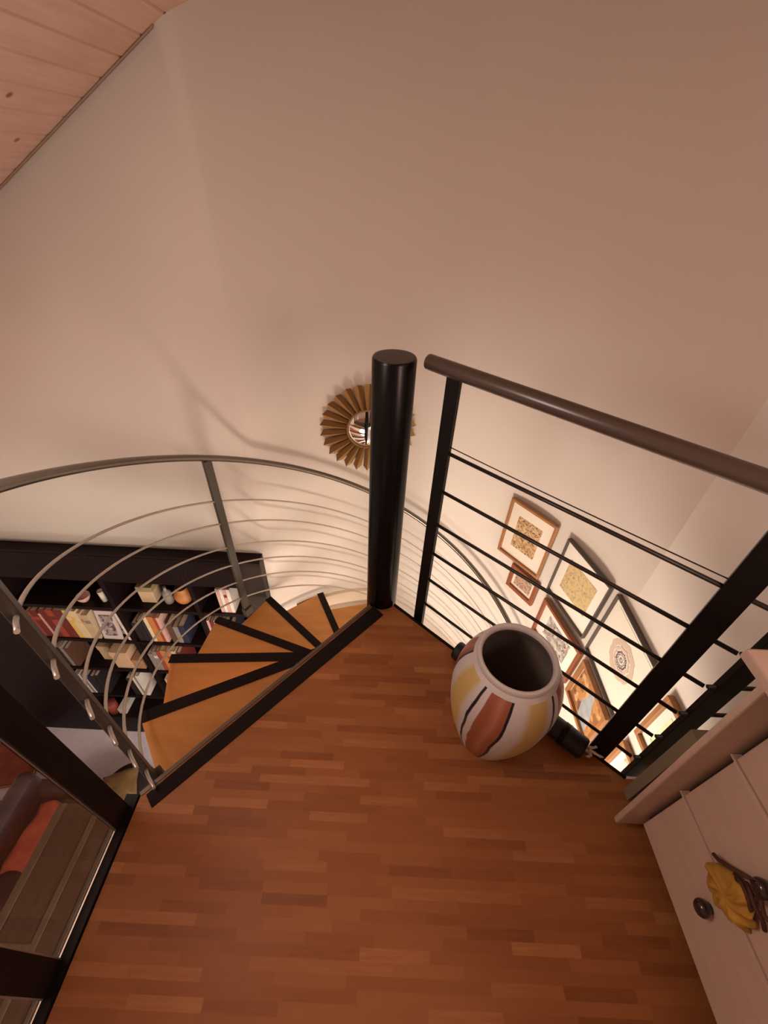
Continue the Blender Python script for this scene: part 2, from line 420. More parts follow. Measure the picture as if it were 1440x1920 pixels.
# ------------------------------------------------------------------ floor vase
VX, VY, VH = 0.372, 0.622, 0.455
vase = thing('floor_vase', 'large round floor vase with white, yellow and rust stripes on the parquet', 'vase', (VX, VY, 0))
outer = [(0.0, 0.0), (0.078, 0.0), (0.090, 0.006), (0.105, 0.05), (0.126, 0.12), (0.141, 0.19), (0.149, 0.26), (0.150, 0.31), (0.144, 0.355),
         (0.131, 0.395), (0.116, 0.422), (0.106, 0.434)]
inner = [(0.092, 0.440), (0.104, 0.415), (0.128, 0.37), (0.138, 0.31), (0.136, 0.24), (0.118, 0.13), (0.085, 0.03), (0.0, 0.022)]
def smooth_prof(p, n=4):
    out = []
    for i in range(len(p) - 1):
        p0 = p[max(i-1, 0)]; p1 = p[i]; p2 = p[i+1]; p3 = p[min(i+2, len(p)-1)]
        for j in range(n):
            t = j / n
            out.append(tuple(max(0, 0.5*((2*p1[k]) + (-p0[k]+p2[k])*t + (2*p0[k]-5*p1[k]+4*p2[k]-p3[k])*t*t + (-p0[k]+3*p1[k]-3*p2[k]+p3[k])*t**3)) for k in (0, 1)))
    out.append(p[-1]); return out
def vase_mat():
    m = mat('glazed_stripes', (0.6, 0.57, 0.55, 1), 0.38, spec=0.4)
    nt = m.node_tree; b = nt.nodes['Principled BSDF']
    tc = nt.nodes.new('ShaderNodeTexCoord'); sp = nt.nodes.new('ShaderNodeSeparateXYZ'); nt.links.new(tc.outputs['Object'], sp.inputs[0])
    ang = mth(nt, 'ARCTAN2', sp.outputs['Y'], sp.outputs['X'])
    # stripes lean a little with height and wander with a noise
    n = nt.nodes.new('ShaderNodeTexNoise'); n.inputs['Scale'].default_value = 9; nt.links.new(tc.outputs['Object'], n.inputs['Vector'])
    a2 = mth(nt, 'ADD', ang, mth(nt, 'MULTIPLY', sp.outputs['Z'], VASE_TWIST))
    a3 = mth(nt, 'ADD', a2, mth(nt, 'MULTIPLY', mth(nt, 'SUBTRACT', n.outputs['Fac'], 0.5), 0.10))
    u = mth(nt, 'FRACT', mth(nt, 'ADD', mth(nt, 'DIVIDE', a3, PI/2), VASE_PHASE))
    cr = nt.nodes.new('ShaderNodeValToRGB'); cr.color_ramp.interpolation = 'LINEAR'
    W = (0.60, 0.575, 0.585, 1); Y = (0.56, 0.42, 0.165, 1); RU = (0.30, 0.098, 0.052, 1); RL = (0.42, 0.17, 0.105, 1); K = (0.010, 0.010, 0.022, 1)
    stops = [(0.0, Y), (0.12, Y), (0.185, W), (0.235, W), (0.243, K), (0.272, K), (0.280, W), (0.352, W), (0.362, RU), (0.45, RU), (0.53, RL), (0.60, RU),
             (0.640, RU), (0.647, K), (0.675, K), (0.683, W), (0.84, W), (0.92, Y), (1.0, Y)]
    e = cr.color_ramp.elements
    e[0].position, e[0].color = stops[0]; e[1].position, e[1].color = stops[-1]
    for p, c in stops[1:-1]:
        x = e.new(p); x.color = c
    nt.links.new(u, cr.inputs[0])
    # rim is plain white glaze
    hz = mth(nt, 'GREATER_THAN', mth(nt, 'ADD', sp.outputs['Z'], mth(nt, 'MULTIPLY', n.outputs['Fac'], 0.02)), 0.433)
    mx = nt.nodes.new('ShaderNodeMix'); mx.data_type = 'RGBA'; nt.links.new(hz, mx.inputs['Factor'])
    nt.links.new(cr.outputs[0], mx.inputs[6]); mx.inputs[7].default_value = (0.58, 0.555, 0.55, 1)
    nt.links.new(mx.outputs[2], b.inputs['Base Color']); return m
VASE_TWIST, VASE_PHASE = -0.45, 0.94
bm = MB(); add_lathe(bm, smooth_prof(outer), 72, (VX, VY, 0)); obj('body', bm, vase_mat(), vase)
bm = MB(); add_lathe(bm, smooth_prof([(0.106, 0.434), (0.107, 0.444), (0.104, 0.453), (0.098, 0.453), (0.093, 0.446), (0.092, 0.438)]), 72, (VX, VY, 0))
o = obj('rim', bm, mat('rim_glaze', (0.58, 0.555, 0.55, 1), 0.35), vase); o['label'] = 'plain off-white rim'
bm = MB(); add_lathe(bm, smooth_prof(inner), 72, (VX, VY, 0))
o = obj('inside', bm, mat('unglazed_clay', (0.20, 0.165, 0.14, 1), 0.8), vase); o['label'] = 'dark unglazed inside'

# rolled black mat along the landing edge behind the vase
rm = thing('rolled_mat', 'rolled black mat lying along the landing edge behind the striped vase', 'mat', (0.49, 0.76, 0))
m0 = Vector((0.318, 0.925, 0.037)) - UN*0.030; m1 = Vector((0.690, 0.588, 0.037)) - UN*0.030
bm = MB()
add_tube(bm, [m0, m0 + UE*0.006, m1 - UE*0.006, m1], [0.032, 0.036, 0.036, 0.032], 24); obj('roll', bm, mat('black_rubber_mat', (0.008, 0.008, 0.012, 1), 0.5), rm)
for t in (0.08, 0.86):
    c = m0.lerp(m1, t); bm = MB(); add_tube(bm, [c - UE*0.008, c + UE*0.008], 0.0375, 24)
    obj('strap', bm, M_black, rm)
# crumpled pale ribbon next to the railing post
rib = MB()
base = Vector((0.690, 0.592, 0.0)) - UN*0.012
for k in range(11):
    a = -0.9 + k*0.62; L = 0.040 + 0.014*(k % 4)
    pts = []
    for i in range(9):
        t = i/8; w = 0.5*math.sin(3.1*t + k*1.3)
        pts.append(base + UE*(L*t*math.cos(a + w) - 0.012) + UN*(L*t*math.sin(a + w)*0.45) + Vector((0, 0, 0.004 + 0.075*t*(1 - 0.5*t)*(0.5 + 0.5*math.sin(k*2.1 + 1.2)**2))))
    add_tube(rib, pts, [0.0030, 0.0042, 0.0034, 0.0050, 0.0036, 0.0052, 0.0040, 0.0046, 0.0018], 6)
tag(rebase(obj('ribbon', rib, mat('pale_ribbon', (0.85, 0.72, 0.66, 1), 0.6)), base), 'crumpled pale pink ribbon on the landing edge beside the railing post', 'ribbon')

# ------------------------------------------------------------------ chest of drawers
XC = 0.740; YC1, YC0 = 0.374, -0.345
ch = thing('chest_of_drawers', 'pale pink-washed wooden chest of drawers with dark knobs at the right', 'chest', (0.90, 0.05, 0))
bm = MB(); add_box(bm, (XC + 0.020, YC0, 0.095), (XR - 0.004, YC1, 0.795)); obj('carcass', bm, M_gap_shade, ch)
for s, y in ((1, YC1), (-1, YC0)):
    bm = MB()
    y0_, y1_ = (y, y + 0.015) if s > 0 else (y - 0.015, y)
    v = [(0.690, 0.040), (XR - 0.004, 0.040), (XR - 0.004, 0.795), (0.655, 0.795)]
    a = [bm.verts.new((x, y0_, z)) for x, z in v]; b = [bm.verts.new((x, y1_, z)) for x, z in v]
    bm.faces.new(a); bm.faces.new(list(reversed(b)))
    for i in range(4): bm.faces.new((a[i], a[(i+1) % 4], b[(i+1) % 4], b[i]))
    obj('side_panel', bm, M_chest, ch, bevel=0.004)
bm = MB(); add_box(bm, (0.632, YC0 - 0.06, 0.795), (XR - 0.004, 0.428, 0.818)); obj('top', bm, M_chest, ch, bevel=0.004)
ZR = ((0.090, 0.308), (0.316, 0.522), (0.530, 0.785))
for (z0, z1), zk in zip(ZR, (0.232, 0.440, 0.655)):
    bm = MB()
    add_box(bm, (XC, YC0 + 0.010, z0), (XC + 0.020, YC1 - 0.012, z1))
    d_ = obj('drawer', bm, M_chest, ch, bevel=0.003)
    for yk in (0.177, -0.160):
        bm = MB()
        prof_k = [(0.0, 0.0), (0.011, 0.0), (0.010, 0.003), (0.0145, 0.008), (0.0175, 0.016), (0.0165, 0.023), (0.011, 0.029), (0.0, 0.031)]
        add_lathe(bm, smooth_prof(prof_k, 3), 24)
        bmesh.ops.transform(bm, matrix=Matrix.Translation((XC + 0.001, yk, zk)) @ Matrix.Rotation(-PI/2, 4, 'Y'), verts=bm.verts)
        obj('knob', bm, M_knob, d_)
bm = MB(); add_box(bm, (XC - 0.002, YC0 + 0.001, 0.3095), (XC + 0.019, YC1 - 0.001, 0.3145)); add_box(bm, (XC - 0.002, YC0 + 0.001, 0.5235), (XC + 0.019, YC1 - 0.001, 0.5285))
obj('drawer_rail', bm, M_chest, ch)
for x in (0.84, 1.02):
    for y in (YC0 + 0.05, YC1 - 0.06):
        bm = MB(); add_lathe(bm, [(0.0, 0.0), (0.022, 0.0), (0.028, 0.095), (0.0, 0.095)], 16, (x, y, 0)); obj('foot', bm, M_gap_shade, ch)

# yellow bundle hanging from the second knob
fl = thing('yellow_sachet', 'crumpled mustard yellow cloth flower tied with brown cord hanging from chest knob', 'ornament', (XC - 0.02, 0.19, 0.27))
poly = [(0.245, 0.330), (0.217, 0.373), (0.191, 0.400), (0.167, 0.400), (0.146, 0.390), (0.132, 0.364), (0.129, 0.330), (0.151, 0.308), (0.172, 0.295), (0.203, 0.278), (0.229, 0.301)]
bm = MB()
cyz = (0.181, 0.343); rings = []
for f_, dx in ((1.0, -0.002), (0.96, -0.012), (0.80, -0.022), (0.60, -0.026), (0.38, -0.030), (0.15, -0.026)):
    ring = []
    for i in range(len(poly)*4):
        a = poly[i//4]; b = poly[(i//4 + 1) % len(poly)]; t = (i % 4)/4
        y, z = a[0] + (b[0]-a[0])*t, a[1] + (b[1]-a[1])*t
        wob = 1 + 0.09*math.sin(i*1.7 + f_*5) + 0.05*math.sin(i*0.9 - f_*9)
        ring.append(bm.verts.new((XC + dx - 0.009*math.sin(i*1.25 + f_*6)*f_ - 0.005*math.sin(i*0.55 + f_*11) - 0.003, cyz[0] + (y - cyz[0])*f_*wob, cyz[1] + (z - cyz[1])*f_*wob)))
    rings.append(ring)
for a, b in zip(rings, rings[1:]):
    for i in range(len(a)):
        f = bm.faces.new((a[i], a[(i+1) % len(a)], b[(i+1) % len(a)], b[i])); f.smooth = True
f = bm.faces.new(rings[-1]); f.smooth = True
f = bm.faces.new(list(reversed(rings[0])))
obj('cloth', bm, mat('mustard_cloth', (0.42, 0.225, 0.03, 1), 0.75, noise=0.25, nscale=28, bump=0.5), fl, subsurf=1)
bm = MB()
def cord(p): add_tube(bm, [(XC - 0.014 - 0.008*math.sin(i), y, z) for i, (y, z) in enumerate(p)], 0.0042, 7)
cord([(0.245, 0.347), (0.232, 0.365), (0.213, 0.394), (0.194, 0.421), (0.179, 0.431), (0.175, 0.446)])
cord([(0.191, 0.404), (0.176, 0.412), (0.159, 0.407), (0.138, 0.400), (0.129, 0.383)])
cord([(0.175, 0.433), (0.159, 0.426), (0.143, 0.419), (0.129, 0.426), (0.117, 0.442)])
cord([(0.207, 0.383), (0.190, 0.400), (0.173, 0.400), (0.153, 0.381), (0.138, 0.358)])
cord([(0.175, 0.442), (0.170, 0.431), (0.163, 0.417)])
obj('cord', bm, mat('brown_cord', (0.07, 0.022, 0.010, 1), 0.7), fl)

# framed boards stored upright behind the chest, under the overhanging top
for x0_, y0_, zt, col, lab in ((0.772, 0.398, 0.350, (0.20, 0.15, 0.09, 1), 'olive brown framed board standing against the side of the chest'),
                          (0.776, 0.446, 0.405, (0.34, 0.30, 0.24, 1), 'grey framed board standing upright next to the short railing')):
    fb = thing('framed_board', lab, 'framed board', (x0_, y0_, 0))
    bm = MB(); add_box(bm, (x0_, y0_, 0.0), (XR - 0.02, y0_ + 0.024, zt)); obj('board', bm, mat('board_tone', col, 0.6), fb)
    bm = MB(); add_box(bm, (x0_ - 0.008, y0_ - 0.003, 0.0), (x0_, y0_ + 0.027, zt + 0.006)); add_box(bm, (x0_, y0_ - 0.003, zt), (XR - 0.02, y0_ + 0.027, zt + 0.006))
    obj('frame', bm, mat('board_frame', (0.24, 0.20, 0.14, 1), 0.5), fb)

# ------------------------------------------------------------------ sunburst mirror on the back wall
AZM = -7.0
MC = polar(AZM, WR - 0.028, 0.262)
sm = thing('sunburst_mirror', 'gilt sunburst mirror hanging on the back wall behind the black post', 'mirror', MC)
MU = Vector((math.cos(R(AZM)), -math.sin(R(AZM)), 0)); MN = Vector((-math.sin(R(AZM)), -math.cos(R(AZM)), 0))
def on_wall(a, r, d): return MC + MU*(r*math.sin(a)) + MN*d + Vector((0, 0, r*math.cos(a)))
NR = 26
for k in range(NR):
    a = 2*PI*k/NR; h = PI/NR
    ri, ro = 0.124, 0.258; bm = MB()
    L0, Lm, L1 = on_wall(a - h*0.80, ri, 0.030), on_wall(a, ri, 0.050), on_wall(a + h*0.80, ri, 0.030)
    O0, Om, O1 = on_wall(a - h*0.84, ro, 0.018), on_wall(a + h*0.1, ro + 0.020, 0.046), on_wall(a + h*0.84, ro, 0.018)
    b0_, b1_, bo0, bo1 = on_wall(a - h*0.7, ri, 0.012), on_wall(a + h*0.7, ri, 0.012), on_wall(a - h*0.75, ro, 0.010), on_wall(a + h*0.75, ro, 0.010)
    V = [bm.verts.new(p) for p in (L0, Lm, L1, O0, Om, O1, b0_, b1_, bo0, bo1)]
    F = [((0, 1, 4, 3), 0), ((1, 2, 5, 4), 1), ((3, 4, 5, 9, 8), 0), ((0, 6, 7, 2, 1), 1), ((0, 3, 8, 6), 1), ((2, 7, 9, 5), 1), ((6, 8, 9, 7), 1)]  # darker gilt on one flank puts the fold's shading into the colour
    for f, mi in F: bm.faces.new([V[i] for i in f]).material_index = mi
    obj('ray', bm, [M_gold, M_golddark_shade], sm)
TM = Matrix.Translation(MC) @ Matrix.Rotation(-R(AZM), 4, 'Z') @ Matrix.Rotation(PI/2, 4, 'X')
bm = MB(); add_lathe(bm, [(0.0, 0.010), (0.128, 0.010), (0.128, 0.034), (0.122, 0.042), (0.113, 0.040), (0.110, 0.030), (0.0, 0.026)], 56)
bmesh.ops.transform(bm, matrix=TM, verts=bm.verts); obj('frame_ring', bm, M_golddark_shade, sm)
bm = MB(); add_lathe(bm, [(0.110, 0.031), (0.095, 0.036), (0.07, 0.042), (0.04, 0.046), (0.0, 0.0475)], 56)
bmesh.ops.transform(bm, matrix=TM, verts=bm.verts); o = obj('mirror_glass', bm, M_mirror, sm); o['label'] = 'round bulging mirror glass'

# cream board on the wall low behind the treads
BA0, BA1, BZ = -37.0, -2.0, -1.20
cb = MB()
def curved(a0, a1, r0, r1, z0, z1, mi):
    n = 10; A = []
    for i in range(n + 1):
        a = a0 + (a1 - a0)*i/n
        A.append([cb.verts.new(polar(a, r, z)) for r, z in ((r0, z0), (r0, z1), (r1, z1), (r1, z0))])
    for p, q in zip(A, A[1:]):
        for k in range(4): cb.faces.new((p[k], q[k], q[(k+1) % 4], p[(k+1) % 4])).material_index = mi
    cb.faces.new(A[0]).material_index = mi; cb.faces.new(list(reversed(A[-1]))).material_index = mi
curved(BA0, BA1, WR - 0.030, WR - 0.001, BZ - 0.40, BZ, 0); curved(BA0, BA0 + 12, WR - 0.034, WR - 0.001, BZ, BZ + 0.014, 1)
tag(rebase(obj('wall_board', cb, [M_cream, M_golddark_shade]), polar(-20, WR - 0.015, BZ - 0.40)), 'cream board fixed low on the back wall behind the stair treads', 'wall board')

# ------------------------------------------------------------------ pictures on the round wall
def art(name, bg, spots, scale=14, thr=0.52, ring=None):
    m = mat(name, bg, 0.8, spec=0.2); nt = m.node_tree; b = nt.nodes['Principled BSDF']
    tc = nt.nodes.new('ShaderNodeTexCoord'); last = None
    prev = bg
    cur = None
    for i, (c, sc, th) in enumerate(spots):
        n = nt.nodes.new('ShaderNodeTexNoise'); n.inputs['Scale'].default_value = sc; n.inputs['Detail'].default_value = 4
        mp = nt.nodes.new('ShaderNodeMapping'); mp.inputs['Location'].default_value = (i*3.1, i*1.7, i*2.3)
        nt.links.new(tc.outputs['Object'], mp.inputs[0]); nt.links.new(mp.outputs[0], n.inputs['Vector'])
        f = nt.nodes.new('ShaderNodeValToRGB'); f.color_ramp.elements[0].position = th - 0.03; f.color_ramp.elements[1].position = th + 0.03
        nt.links.new(n.outputs['Fac'], f.inputs[0])
        mx = nt.nodes.new('ShaderNodeMix'); mx.data_type = 'RGBA'; nt.links.new(f.outputs[0], mx.inputs['Factor'])
        if cur is None: mx.inputs[6].default_value = bg
        else: nt.links.new(cur, mx.inputs[6])
        mx.inputs[7].default_value = c; cur = mx.outputs[2]
    if cur is not None: nt.links.new(cur, b.inputs['Base Color'])
    return m
M_mount = mat('picture_mount', (0.82, 0.73, 0.62, 1), 0.8)
M_mountw = mat('white_mount', (0.85, 0.80, 0.72, 1), 0.8)
def picture(pl, pr, z0, z1, label, fm, fw, fd, mount, artm, margins, extra=None):
    """framed picture hung between the two wall points pl and pr (x, y), bottom z0, top z1"""
    pl, pr = Vector((*pl, 0)), Vector((*pr, 0)); u = (pr - pl).normalized(); w = (pr - pl).length; n = Vector((u.y, -u.x, 0))
    if (Vector((CX0, CY0, 0)) - pl).dot(n) < 0: n = -n
    root = thing('framed_picture', label, 'picture', (pl + pr)/2 + Vector((0, 0, z0)), 'framed pictures on the stairwell wall')
    M = Matrix(((u.x, n.x, 0, pl.x), (u.y, n.y, 0, pl.y), (0, 0, 1, z0), (0, 0, 0, 1)))
    h = z1 - z0
    bm = MB()
    add_box(bm, (0, 0, 0), (fw, fd, h), M=M); add_box(bm, (w - fw, 0, 0), (w, fd, h), M=M)
    add_box(bm, (fw, 0, 0), (w - fw, fd, fw), M=M); add_box(bm, (fw, 0, h - fw), (w - fw, fd, h), M=M)
    obj('frame', bm, fm, root, bevel=0.002)
    bm = MB(); add_box(bm, (fw, 0.001, fw), (w - fw, fd*0.35, h - fw), M=M); mo = obj('mount', bm, mount, root)
    ml, mr, mb, mt = margins
    bm = MB(); add_box(bm, (fw + ml, fd*0.35, fw + mb), (w - fw - mr, fd*0.35 + 0.0012, h - fw - mt), M=M); obj('print', bm, artm, root)
    if extra: extra(M, w, h, fd*0.35 + 0.0012, root)
    return root
M_orange = mat('honey_wood_frame', (0.36, 0.165, 0.062, 1), 0.45, noise=0.12, nscale=20)
M_redwood = mat('red_wood_frame', (0.27, 0.085, 0.035, 1), 0.45)
M_blackfr = mat('black_thin_frame', (0.085, 0.066, 0.052, 1), 0.5)
def pw(az, r=1.062): return tuple(polar(az, r, 0)[:2])
INK = (0.07, 0.045, 0.04, 1)
picture(pw(43.7), pw(60.6), -0.400, 0.008, 'honey framed picture with wide mount and small figure drawing, nearest the post', M_orange, 0.017, 0.022, M_mount,
        art('figure_drawing', (0.62, 0.46, 0.28, 1), [((0.50, 0.32, 0.14, 1), 38, 0.50), (INK, 85, 0.60), ((0.30, 0.12, 0.09, 1), 60, 0.60)]), (0.055, 0.06, 0.075, 0.075))
picture(pw(50.5), pw(62.0), -0.620, -0.430, 'small red-brown framed picture hanging directly under the honey framed one', M_redwood, 0.026, 0.022, M_mount,
        art('little_print', (0.50, 0.36, 0.26, 1), [((0.22, 0.12, 0.09, 1), 80, 0.56), ((0.40, 0.20, 0.13, 1), 60, 0.56)]), (0.018, 0.018, 0.02, 0.02))
picture(pw(65.2), pw(83.6), -0.395, 0.000, 'thin black framed picture with a yellow-beige plant drawing', M_blackfr, 0.008, 0.024, M_mountw,
        art('plant_drawing', (0.66, 0.50, 0.26, 1), [((0.52, 0.42, 0.24, 1), 45, 0.54), ((0.24, 0.15, 0.08, 1), 75, 0.64)]), (0.055, 0.055, 0.09, 0.085))
picture(pw(66.0), pw(86.2), -0.755, -0.458, 'red-brown framed picture with grey sketch, below the plant drawing', M_redwood, 0.020, 0.026, M_mountw,
        art('grey_sketch', (0.60, 0.55, 0.50, 1), [((0.36, 0.34, 0.32, 1), 26, 0.5), ((0.13, 0.11, 0.10, 1), 60, 0.60), ((0.40, 0.22, 0.16, 1), 50, 0.62)]), (0.06, 0.06, 0.05, 0.05))
XP = XR - 0.003
def rings(M, w, h, d, root):
    bm = MB(); c = Vector((w*0.53, d, h*0.53))
    def ringp(r0, r1, mi, n=40, wob=0.0, skip=0):
        A = []; B = []
        for k in range(n):
            a = 2*PI*k/n; q = 1 + wob*math.sin(9*a) + wob*0.6*math.sin(17*a)
            A.append(bm.verts.new(M @ (c + Vector((math.cos(a)*r0*q, 0.0008 + 0.0004*mi, math.sin(a)*r0*q)))))
            B.append(bm.verts.new(M @ (c + Vector((math.cos(a)*r1*q, 0.0008 + 0.0004*mi, math.sin(a)*r1*q)))))
        for k in range(n):
            if not skip or k % (skip + 1): bm.faces.new((A[k], A[(k+1) % n], B[(k+1) % n], B[k])).material_index = mi
    ringp(0.066, 0.095, 0, n=120, wob=0.03); ringp(0.031, 0.040, 1, n=90, wob=0.05, skip=3); ringp(0.022, 0.027, 1, n=60, wob=0.12, skip=2); ringp(0.006, 0.012, 1, wob=0.3, skip=4)
    ringp(0.046, 0.060, 2, n=90, wob=0.05)
    obj('rings', bm, [mat('ring_beige', (0.62, 0.50, 0.40, 1), 0.8), mat('ring_plum', (0.16, 0.10, 0.12, 1), 0.8), mat('ring_pale', (0.66, 0.52, 0.44, 1), 0.8)], root)
picture((XP, 1.240), (XP, 0.850), -0.412, 0.010, 'thin black framed white picture with round ringed rosette', M_blackfr, 0.008, 0.024, M_mountw,
        art('plain_sheet', (0.85, 0.80, 0.70, 1), []), (0.03, 0.03, 0.03, 0.03), rings)
def figure(M, w, h, d, root):
    bm = MB(); pts = [(0.50, 0.02), (0.80, 0.02), (0.74, 0.45), (0.64, 0.66), (0.60, 0.80), (0.52, 0.86), (0.46, 0.78), (0.46, 0.60), (0.40, 0.40)]
    a = [bm.verts.new(M @ Vector((x*w, d + 0.0008, z*h))) for x, z in pts]; bm.faces.new(a)
    obj('pale_shape', bm, mat('blue_grey_paint', (0.36, 0.39, 0.42, 1), 0.7, noise=0.2, nscale=20), root)
picture((XP, 1.205), (XP, 0.900), -0.760, -0.462, 'honey framed painting with blue-grey shape on orange ground', M_orange, 0.022, 0.026, M_mount,
        art('orange_painting', (0.50, 0.25, 0.09, 1), [((0.30, 0.13, 0.05, 1), 12, 0.5), ((0.62, 0.40, 0.2, 1), 16, 0.58), ((0.16, 0.09, 0.06, 1), 20, 0.62)]), (0.004, 0.004, 0.004, 0.004), figure)
picture((XP, 0.780), (XP, 0.490), -0.288, 0.006, 'honey framed pale yellow-green picture between the two right posts', M_orange, 0.020, 0.024, M_mountw,
        art('yellow_green_sheet', (0.82, 0.78, 0.52, 1), [((0.46, 0.56, 0.26, 1), 11, 0.56)]), (0.035, 0.035, 0.04, 0.04))
picture((XP, 0.787), (XP, 0.520), -0.690, -0.392, 'lowest honey framed pale picture, half hidden by the landing edge', M_orange, 0.020, 0.024, M_mountw,
        art('pale_sheet', (0.84, 0.72, 0.60, 1), [((0.55, 0.40, 0.30, 1), 14, 0.58)]), (0.03, 0.03, 0.03, 0.03))

# ------------------------------------------------------------------ bookcase
YBF, YBK = 1.85, 2.215; XB0, XB1 = -2.723, -0.785
bc = thing('bookcase', 'tall black-brown bookcase full of books against the back wall', 'bookcase', ((XB0 + XB1)/2, 1.95, ZF))
ZT = -0.575; SH = (-1.127, -1.553, -1.989, -2.457, -2.914); TH = 0.034
bm = MB(); add_box(bm, (XB0, YBK - 0.03, ZF), (XB1, YBK - 0.012, ZT)); obj('back_panel', bm, M_shelf, bc)
for i, (x, w) in enumerate(((XB1 - 0.140, 0.140), (-1.325, 0.03), (-1.938, 0.03), (XB0, 0.03))):
    bm = MB(); add_box(bm, (x, YBF, ZF), (x + w, YBK - 0.03, ZT)); up = obj('upright', bm, M_shelf if i else M_pilaster, bc, bevel=0.002)
    if not i: up['label'] = 'wide brown-grey end upright'
bays = [(-1.295, XB1 - 0.140), (-1.908, -1.325), (XB0 + 0.03, -1.938)]
for bi, (a, b) in enumerate(bays):
    for z in SH:
        bm = MB(); add_box(bm, (a, YBF + 0.004, z - TH), (b, YBK - 0.03, z)); obj('shelf', bm, M_shelf, bc, bevel=0.002)
    bm = MB(); add_box(bm, (a, YBF, -0.830), (b, YBF + 0.02, ZT - 0.004)); obj('flap', bm, M_shelf, bc, bevel=0.002)
    bm = MB(); add_box(bm, (a, YBF + 0.02, ZF), (b, YBF + 0.04, SH[-1] - TH)); obj('plinth', bm, M_shelf, bc)
bm = MB(); add_box(bm, (XB0, YBF, ZT), (XB1, YBK - 0.012, ZT + 0.02)); obj('top', bm, M_shelf, bc)
cab = thing('tall_cabinet', 'closed black-brown tall cabinet left of the bookcase', 'cabinet', (-3.3, 1.95, ZF))
bm = MB(); add_box(bm, (-4.49, YBF + 0.02, ZF), (XB0 - 0.004, YBK - 0.012, ZT + 0.02)); obj('body', bm, M_shelf, cab)
for a, b in ((-4.49, -3.61), (-3.604, XB0 - 0.004)):
    bm = MB(); add_box(bm, (a + 0.003, YBF, ZF + 0.08), (b - 0.003, YBF + 0.02, ZT)); dd = obj('door', bm, M_shelf, cab, bevel=0.002)
    xh = b - 0.04 if a < -3.8 else a + 0.04
    bm = MB(); add_tube(bm, [(xh, YBF - 0.014, -1.9), (xh, YBF - 0.014, -1.75)], 0.006, 8); obj('handle', bm, M_grey, dd)

PAL = {'yellow': (0.72, 0.50, 0.14, 1), 'cream': (0.72, 0.60, 0.38, 1), 'beige': (0.55, 0.42, 0.27, 1), 'dark red': (0.16, 0.022, 0.018, 1), 'red': (0.33, 0.055, 0.035, 1),
       'orange': (0.50, 0.20, 0.06, 1), 'pink': (0.62, 0.38, 0.34, 1), 'white': (0.74, 0.68, 0.62, 1), 'grey': (0.25, 0.22, 0.21, 1), 'black': (0.018, 0.013, 0.014, 1),
       'brown': (0.11, 0.05, 0.03, 1), 'navy': (0.02, 0.022, 0.05, 1)}
PM = {k: mat('book_' + k.replace(' ', '_'), v, 0.6, noise=0.08, nscale=25) for k, v in PAL.items()}
M_pages = mat('book_pages', (0.66, 0.56, 0.43, 1), 0.9)
ORD = ['first', 'second', 'third', 'fourth', 'fifth', 'sixth', 'seventh', 'eighth', 'ninth', 'tenth', 'eleventh', 'twelfth', 'thirteenth', 'fourteenth', 'fifteenth', 'sixteenth']
SHN = ['top', 'second', 'third', 'fourth', 'bottom']
BAYN = ['right', 'middle', 'left']
SEEN = set(); count = {}
def book(x0, x1, shelf, h, dep, col, yfr=1.867, band=None, lift=0.0):
    z = SH[shelf] + lift; t = x1 - x0; bm = MB(); c = min(0.003, t*0.15)
    add_box(bm, (x0, yfr, z), (x1, yfr + c, z + h)); add_box(bm, (x0, yfr + c, z), (x0 + c, yfr + dep, z + h)); add_box(bm, (x1 - c, yfr + c, z), (x1, yfr + dep, z + h))
    add_box(bm, (x0 + c, yfr + c, z + 0.004), (x1 - c, yfr + dep - 0.004, z + h - 0.004), mi=1)
    if band: add_box(bm, (x0 + 0.001, yfr - 0.0006, z + h*0.66), (x1 - 0.001, yfr, z + h*0.78), mi=2)
    o = rebase(obj('book', bm, [PM[col], M_pages] + ([PM[band]] if band else [])), ((x0 + x1)/2, yfr + dep/2, z))
    xm = (x0 + x1)/2; bay = 0 if xm > -1.31 else (1 if xm > -1.92 else 2)
    key = (bay, shelf); k = count.get(key, 0); count[key] = k + 1
    size = 'tall' if h > 0.27 else ('medium' if h > 0.2 else 'low')
    tag(o, f'{size} {col} book, {ORD[k]} from left on the {SHN[shelf]} shelf, {BAYN[bay]} bay of the bookcase', 'book', f'books on the {SHN[shelf]} shelf of the bookcase')
def row(specs):
    for s in specs: book(*s)
# second shelf, left bay
row([(-2.687, -2.661, 1, 0.270, 0.17, 'black'), (-2.657, -2.624, 1, 0.312, 0.20, 'red'), (-2.622, -2.571, 1, 0.322, 0.2, 'dark red', 1.867, 'red'), (-2.568, -2.549, 1, 0.291, 0.18, 'pink'),
     (-2.546, -2.500, 1, 0.343, 0.22, 'dark red'), (-2.496, -2.445, 1, 0.343, 0.22, 'red', 1.867, 'dark red'), (-2.442, -2.370, 1, 0.338, 0.22, 'dark red'),
     (-2.366, -2.329, 1, 0.348, 0.22, 'yellow', 1.867, 'cream'), (-2.327, -2.298, 1, 0.348, 0.22, 'cream', 1.867, 'yellow'), (-2.296, -2.266, 1, 0.343, 0.21, 'cream'),
     (-2.264, -2.240, 1, 0.322, 0.20, 'beige', 1.867, 'orange'), (-2.238, -2.195, 1, 0.301, 0.19, 'beige', 1.867, 'grey')])
row([(-1.976, -1.954, 1, 0.343, 0.20, 'white')])
